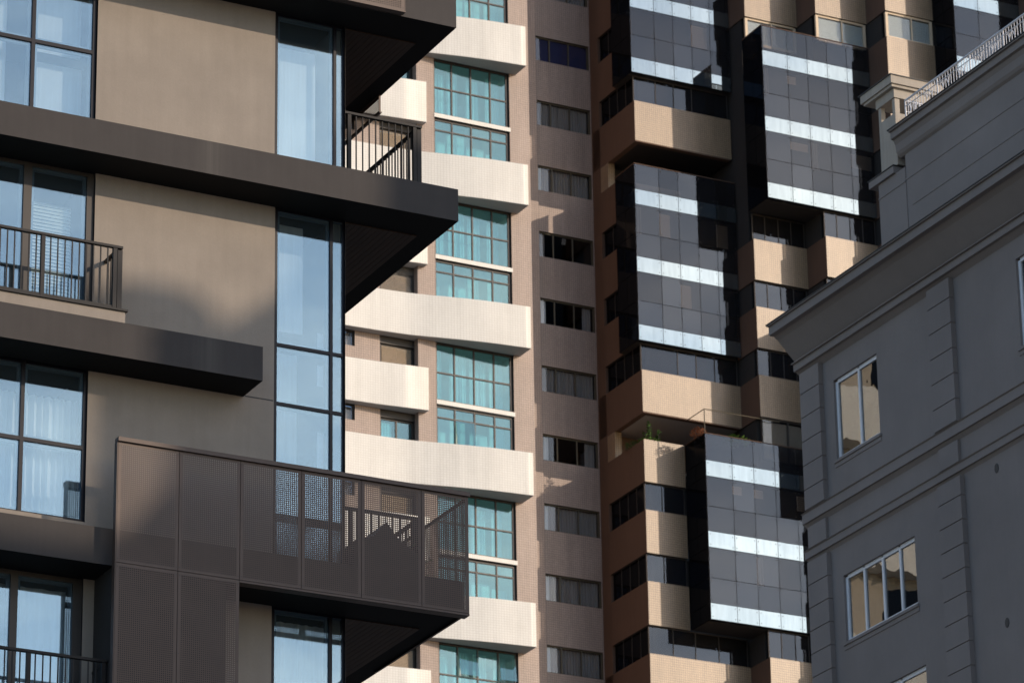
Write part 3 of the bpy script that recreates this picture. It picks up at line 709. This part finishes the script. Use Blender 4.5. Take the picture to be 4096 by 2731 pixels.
# brown end wall between the side windows and the corner, and the slabs behind
box('end_wall', C, XSIDE, XSIDE + .3, 138.40, 139.09, 36, 92, M['brown'])
for k in (-1, 0, 1, 2, 4, 5, 6, 8, 9, 10):
    box('core', C, XSIDE + .30, 80.6, (135.62 if k in (-1, 0, 1, 2, 4, 8) else 136.95), 138.9, zt_(k) + .001, zt_(k + 1) - PH - .001, M['core'])
# open terraces under the two deep parapets
for k in (3, 7):
    z0, z1 = zt_(k), zt_(k + 1) - PH
    box('terrace_wall', C, XSIDE + .31, 80.6, 138.2, 138.9, z0 - 1.2, z1 - .035, M['brown'] if k == 3 else M['core'])  # upper terrace wall and ceiling coloured near black for its deep shade
    box('terrace_ceiling', C, XSIDE + .25, 80.6, 135.65, 138.9, z1 - .03, z1 - .006, M['undersideB'] if k == 3 else M['core'])
    box('ceiling_edge', C, XSIDE, XSIDE + .248, 135.402, 138.39, z1 - .05, z1 - .002, M['brown']); box('ceiling_edge', C, XSIDE + .249, 80.6, 135.402, 135.64, z1 - .05, z1 - .002, M['brown'])
    box('pier', C, XSIDE + .002, XSIDE + .3, 137.75, 138.39, z0 - .5, z1 - .051, M['tantile'])
box('terrace_floor', C, XSIDE + .1, 80.6, 135.6, 138.2, zt_(3) - 1.2, zt_(3) - 1.1, M['undersideB'])
box('terrace_floor', C, XSIDE + .1, 80.6, 136.9, 138.2, zt_(7) - 1.2, zt_(7) - 1.1, M['undersideB'])
# bays 2..5
for b, ks in ((2, (-1, 0, 4, 5, 6, 10, 11)), (3, (-1, 0, 1, 2, 3, 4, 5, 6, 10, 11)), (4, (3, 4, 5, 6, 7, 8, 9, 10, 11)), (5, (5, 6, 7)), (6, (6, 7, 8, 9, 10, 11))):
    x0, x1, y = bays[b]
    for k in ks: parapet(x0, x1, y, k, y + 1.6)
    box('core', C, x0 + .05, x1 + .3, y + .42, 139, 36, 92, M['core'])
for b, ks in ((2, (-1, 0, 4, 5, 6)), (3, (-1, 0, 1, 2, 3, 4, 5, 6)), (4, (4, 5, 6, 7, 8)), (6, (6, 7, 8, 9, 10))):
    x0, x1, y = bays[b]
    for k in ks: band_glazing(x0, x1, y, k, 0, [x0 + .03, x0 + .62, x0 + 1.25, x0 + 1.85, x1 - .03]); side_glazing(x0, y + .2, y + 1.45, k, 1)
# the row of cream framed windows with blinds above the right box
for b, k in ((2, 9), (3, 9), (4, 9), (2, 3)):
    x0, x1, y = bays[b]; z0, z1 = zt_(k) + .01, zt_(k + 1) - PH - .03
    if k == 3: z0 = zt_(3) - .6
    w = window(C, [x0 + .10, x0 + 1.30, x1 - .08], [z0, z1], y + .12, .05, M['cream_frame'] if k == 9 else M['joint'], M['glassW'], .12 if k == 9 else .05, .1)
    slat_blind(w, x0 + .17, x1 - .12, z0 + .05, z1 - .06, y + .155, M['blind'] if k == 9 else M['shutter'], .055)
    side_glazing(x0, y + .2, y + 1.45, k, 1) if k == 9 else None
# back mass of the tower
box('core', C, 81, 110, 139.2, 150, 30, 92, M['core'])
# thin handrail on the planted terrace
gr = G()
gr.bar((78.05, 133.9, zt_(3) + .03), (78.05, 133.9, zt_(3) + 1.05), .022); gr.bar((78.05, 133.9, zt_(3) + 1.05), (81.5, 133.9, zt_(3) + 1.05), .02); gr.bar((78.05, 133.9, zt_(3) + 1.05), (78.05, 135.3, zt_(3) + 1.05), .02)
obj('handrail', gr, M['olive'], C)
# plants of the terrace
zf = zt_(3)
leafy('terrace_hedge', (76.45, 136.4, zf - .12), .35, .55, 420, M['leaf'], 'low green hedge along the side parapet of the planted terrace', 'plant', blade=.09)
leafy('terrace_hedge', (76.55, 135.75, zf - .10), .32, .42, 300, M['leaf2'], 'trailing green plant on the corner of the mosaic parapet', 'plant', blade=.08)
def spray(name, base, stems, mat, label, leafsize, cat='plant'):
    rnd = random.Random(len(label)); t = thing(name, base, label, cat); g = G(); s = G(); bx = Vector(base)
    for (dx, h, lean, n) in stems:
        top = bx + Vector((dx + lean, rnd.uniform(-.05, .05), h)); a = bx + Vector((dx, 0, 0)); s.bar(a, top, .012, 0, 5)
        for i in range(n):
            f = .25 + .75 * i / max(1, n - 1); c = a.lerp(top, f); ang = i * 2.4 + rnd.random()
            d = Vector((math.cos(ang), math.sin(ang) * .6, rnd.uniform(.2, .9))).normalized() * leafsize * rnd.uniform(.8, 1.3); w = Vector((-math.sin(ang), math.cos(ang), .35)).normalized() * leafsize * .38
            g.quad(c, c + d * .5 - w, c + d, c + d * .5 + w)
    obj('foliage', g, mat, t); obj('stem', s, M['joint'], t); return t
spray('potted_shrub', (76.65, 135.8, zf - .1), [(0, .95, -.02, 26), (.28, .62, .12, 22), (-.12, .55, -.1, 12)], M['leaf'], 'upright dark green potted shrub on the terrace corner', .16)
leafy('dry_shrub', (78.0, 134.3, zf - .1), .52, .34, 360, M['rust_leaf'], 'rust orange dry shrub beside the terrace handrail', 'plant', blade=.08)
leafy('terrace_fern', (79.75, 134.4, zf - .12), .42, .5, 260, M['leaf2'], 'bright green fern on top of the lowest glass box', 'plant', blade=.16)

# ================================================================== D: grey classical building on the right
XD = 47.69
D = thing('stucco_building', (58, 62, 0), 'grey stucco building with classical cornices and quoins in shade on the right', 'building')
XF = lambda v: (v[1], -v[0], v[2])            # local (x, y, z): x = -Y along the facade, y = X into the building
def yv(k, x, y, d=0): return -onX(P(k, x, y), XD + d).y
E0, E1_ = -77.3, -45.0
W1 = (-75.92, -74.06, 34.72, 36.66); W2 = (-75.88, -72.90, 30.38, 31.95); W3 = (-74.9, -72.72, 27.3, 28.96); W4 = (-68.40, -66.5, 34.72, 36.76)
W5 = (-67.9, -65.0, 30.38, 31.95)
wall_holes('wall', D, E0, E1_, 6, 38.2, XD, [W1, W2, W3, W4, W5], M['stucco'], .14)
box('end_wall', D, E0 + .002, E0 + .3, XD + .002, 72, 6, 38.0, M['stucco'])
box('roof_slab', D, E0, E1_, XD - .1, 72, 38.0, 38.2, M['stucco'])
for wd in (W1, W2, W3, W4, W5): room(D, wd[0], wd[1], XD + .15, XD + 3, wd[2], wd[3], M['room'])
def dwin(wd, fr):
    a, b, c, d = wd; xs = [a + (b - a) * t for t in fr]; xs[0] += .04; xs[-1] -= .04
    w = window(D, xs, [c + .04, d - .04], XD + .10, .07, M['whiteframe'], M['glassD'], .09, .08)
    box('sill', D, a - .06, b + .06, XD - .05, XD + .02, c - .07, c - .002, M['stucco']); box('sill_apron', D, a - .05, b + .05, XD - .02, XD + .01, c - .17, c - .072, M['stucco'])
    return w
dwin(W1, (0, .53, 1)); dwin(W2, (0, .26, .52, .76, 1)); dwin(W3, (0, .5, 1)); dwin(W4, (0, .5, 1)); dwin(W5, (0, .26, .52, .76, 1))
# big cornice: profile in (y = X, z)
prof = [(46.80, 38.36), (46.80, 38.335), (46.86, 38.335), (46.86, 38.13), (46.99, 38.125), (47.10, 38.04), (47.53, 37.585), (47.42, 37.52), (47.42, 37.50), (47.485, 37.495), (47.485, 37.33), (47.56, 37.325), (XD - .002, 37.22), (XD - .002, 38.36)]
def molding(name, prof, a0, a1, mat):
    g = G(); k = len(prof); n = 0
    g.v += [(a0, p[0], p[1]) for p in prof] + [(a1, p[0], p[1]) for p in prof]
    for i in range(k):
        j = (i + 1) % k; g.f.append((i, k + i, k + j, j)); g.m.append(0)
    g.f.append(tuple(range(k))); g.m.append(0); g.f.append(tuple(range(2 * k - 1, k - 1, -1))); g.m.append(0)
    return obj(name, g, mat, D)
molding('cornice', prof, E0, E1_, M['stucco'])
molding('cornice_flashing', [(46.78, 38.385), (46.78, 38.362), (48.15, 38.362), (48.15, 38.385)], E0 - .01, E1_, M['flash'])
def course(z0, z1, p, sl):
    return molding('string_course', [(XD - p, z1), (XD - p, z0), (XD - p + .05, z0 - .004), (XD - .002, z0 - sl), (XD - .002, z1 + .04), (XD - p - .04, z1 + .02)], E0 - .02, E1_, M['stucco'])
course(33.60, 33.82, .13, .09); course(32.76, 32.92, .10, .07)
# quoins: separate rusticated blocks
def quoins(a0, a1, zs, p=.12):
    for zb, zt in zip(zs[1:], zs): box('quoin', D, a0, a1, XD - p, XD - .001, zb + .012, zt - .012, M['stucco'])
    box('quoin_backing', D, a0 + .005, a1 - .015, XD - p + .025, XD - .0005, zs[-1], zs[0], M['stucco'])
zu_ = [37.26] + [36.73 - .585 * i for i in range(5)] + [33.9]
zl_ = [32.66] + [32.10 - .545 * i for i in range(12)]
quoins(-77.2, -76.36, zu_); quoins(-77.2, -76.36, zl_)
zu2 = [37.26, 36.78, 36.19, 35.60, 35.01, 34.42, 33.9]; zl2 = [32.66] + [32.20 - .545 * i for i in range(12)]
quoins(-71.73, -70.83, zu2); quoins(-71.73, -70.83, zl2)
for a0, a1 in ((-77.2, -76.42), (-71.68, -70.91)): box('pilaster_strip', D, a0, a1, XD - .07, XD - .001, 33.0, 33.5, M['stucco'])
for k, x, y in (('C6', 2100, 1085), ('C8', 2190, 1055)):
    q = onX(P(k, x, y), XD); g = G(); g.prism([(-q.y + .075 * math.cos(t * .6283), q.z + .11 * math.sin(t * .6283)) for t in range(10)], XD - .012, XD + .02, 'y'); obj('vent', g, M['flash'], D)
# attic storey set back behind the cornice
XA_ = 48.2
box('attic_wall', D, -73.22, E1_, XA_, 71, 38.39, 41.3, M['stucco'])
box('attic_base', D, -74.36, -73.222, XA_ - .02, 50.6, 38.39, 41.0, M['stucco'])
for z, a0, d in ((40.69, -73.22, 0), (39.99, -73.0, 0)):
    box('attic_groove', D, a0, E1_, XA_ - .012, XA_ - .001, z - .02, z + .02, M['stucco'])
box('attic_groove', D, -74.37, -73.223, XA_ - .035, XA_ - .021, 40.63, 40.66, M['stucco'])
box('ledge', D, -74.66, -73.60, XA_ - .09, 50.8, 41.0, 41.17, M['stucco'])
box('ledge_cap', D, -74.68, -73.58, XA_ - .11, 50.8, 41.172, 41.195, M['flash'])
tp = [(XA_ - .30, 41.92), (XA_ - .30, 41.89), (XA_ - .24, 41.885), (XA_ - .24, 41.72), (XA_ - .17, 41.70), (XA_ - .12, 41.60), (XA_ - .10, 41.42), (XA_ - .06, 41.35), (XA_ - .002, 41.30), (XA_ + .6, 41.30), (XA_ + .6, 41.92)]
molding('attic_cornice', tp, -73.42, E1_, M['stucco'])
molding('cornice_flashing', [(XA_ - .32, 41.945), (XA_ - .32, 41.922), (XA_ + .6, 41.922), (XA_ + .6, 41.945)], -73.44, E1_, M['flash'])
# chimney stack with openings under a two tier cap
pw0, pw1, py0, py1 = -74.23, -73.53, XA_, XA_ + .80
ch = box('chimney', D, pw0, pw1, py0, py1, 41.2, 42.5, M['stucco_end'])
for (a, b, c, d) in ((pw0, pw0 + .11, py0, py0 + .11), (pw1 - .11, pw1, py0, py0 + .13), (pw0, pw0 + .11, py1 - .12, py1), (pw1 - .11, pw1, py1 - .12, py1)):
    box('chimney_post', ch, a, b, c, d, 42.502, 42.87, M['stucco_end'])
box('chimney_cap', ch, pw0 - .06, pw1 + .03, py0 - .03, py1 + .15, 42.872, 43.10, M['stucco_end'])
box('chimney_cap', ch, pw0 - .42, pw1 + .10, py0 - .12, py1 + .4, 43.102, 43.17, M['stucco_end'])
box('chimney_cap', ch, pw0 - .50, pw1 + .14, py0 - .16, py1 + .45, 43.172, 43.37, M['stucco_end'])
box('chimney_cap', ch, pw0 - .56, pw1 + .16, py0 - .19, py1 + .47, 43.372, 43.395, M['flash'])
# white roof railing
ra0, ra1, ry = -72.85, E1_ - .0, XA_ - .16
g = G(); g.bar((ra0, ry, 42.47), (-58, ry, 42.47), .026, 0, 8); g.bar((ra0, ry, 42.33), (-58, ry, 42.33), .012, 0, 6); g.bar((ra0, ry + .02, 42.47), (ra0, ry + 1.6, 42.47), .022, 0, 8); g.bar((ra0, ry + .02, 42.2), (ra0, ry + 1.6, 42.2), .012, 0, 6)
rl = obj('railing', g, M['whiterail'], D)
i = 0; a = ra0
while a < -62:
    g = G().bar((a, ry, 41.945), (a, ry, 42.45), .009 if i % 12 else .02, 0, 6); obj('baluster', g, M['whiterail'], rl)
    if i % 6 in (2, 4) :
        s_ = 1 if i % 6 == 2 else -1
        g = G().bar((a, ry, 42.12), (a + s_ * .055, ry, 42.24), .009, 0, 5).bar((a + s_ * .055, ry, 42.24), (a + s_ * .11, ry, 42.32), .009, 0, 5); obj('ornament', g, M['whiterail'], rl)
        g = G().bar((a, ry, 42.12), (a - s_ * .03, ry, 42.24), .008, 0, 5).bar((a - s_ * .03, ry, 42.24), (a - s_ * .075, ry, 42.32), .008, 0, 5); obj('ornament', g, M['whiterail'], rl)
    i += 1; a += .112
for j in range(1, 12): obj('baluster', G().bar((ra0, ry + .13 * j, 41.945), (ra0, ry + .13 * j, 42.45), .012, 0, 6), M['whiterail'], rl)
XF = None

# ================================================================== neighbours outside the frame: they shade the left block and show in the window reflections
N = thing('offframe_shade_block', (58, 8, 0), 'unseen grey block right of the camera, its top shaped to shade the left block', 'building')
box('wall', N, 46, 70, 0, 15, 0, 36, M['stucco'])
obj('shade_profile', G().prism([(46, 36.002), (70, 36.002), (70, 45.2), (53.7, 45.2), (53.64, 43.25), (53.1, 42.7), (52.5, 42.25), (51.8, 41.75), (51.1, 41.4), (50.1, 41.1), (50.05, 38.6), (49.2, 37.5), (46, 37.5)], 14.4, 15, 'y'), M['stucco'], N)  # added thin sheet, outline cut to the shadow edge on the left block
obj('shade_disc', G().prism([(51.05 + .98 * math.cos(t * math.pi / 8), 41.95 + .46 * math.sin(t * math.pi / 8)) for t in range(16)], 14.0, 14.39, 'y'), M['stucco'], N)  # added flat ellipse, casts the rounded soft shadow on the left wall
R_ = thing('cream_neighbour', (8, 136, 0), 'cream banded block standing behind the dark apartment block', 'building')
box('wall', R_, -30, 36, 128, 145, 0, 78, M['stucco_end'])
for i in range(11):
    for j in range(13): box('window', R_, -29 + 5 * j, -26.4 + 5 * j, 127.95, 127.995, 20.6 + 5 * i, 22.6 + 5 * i, M['darkglass'])
for i in range(12): box('band', R_, -30, 36, 127.2, 127.99, 18 + 5 * i, 20.2 + 5 * i, M['whitetile'])
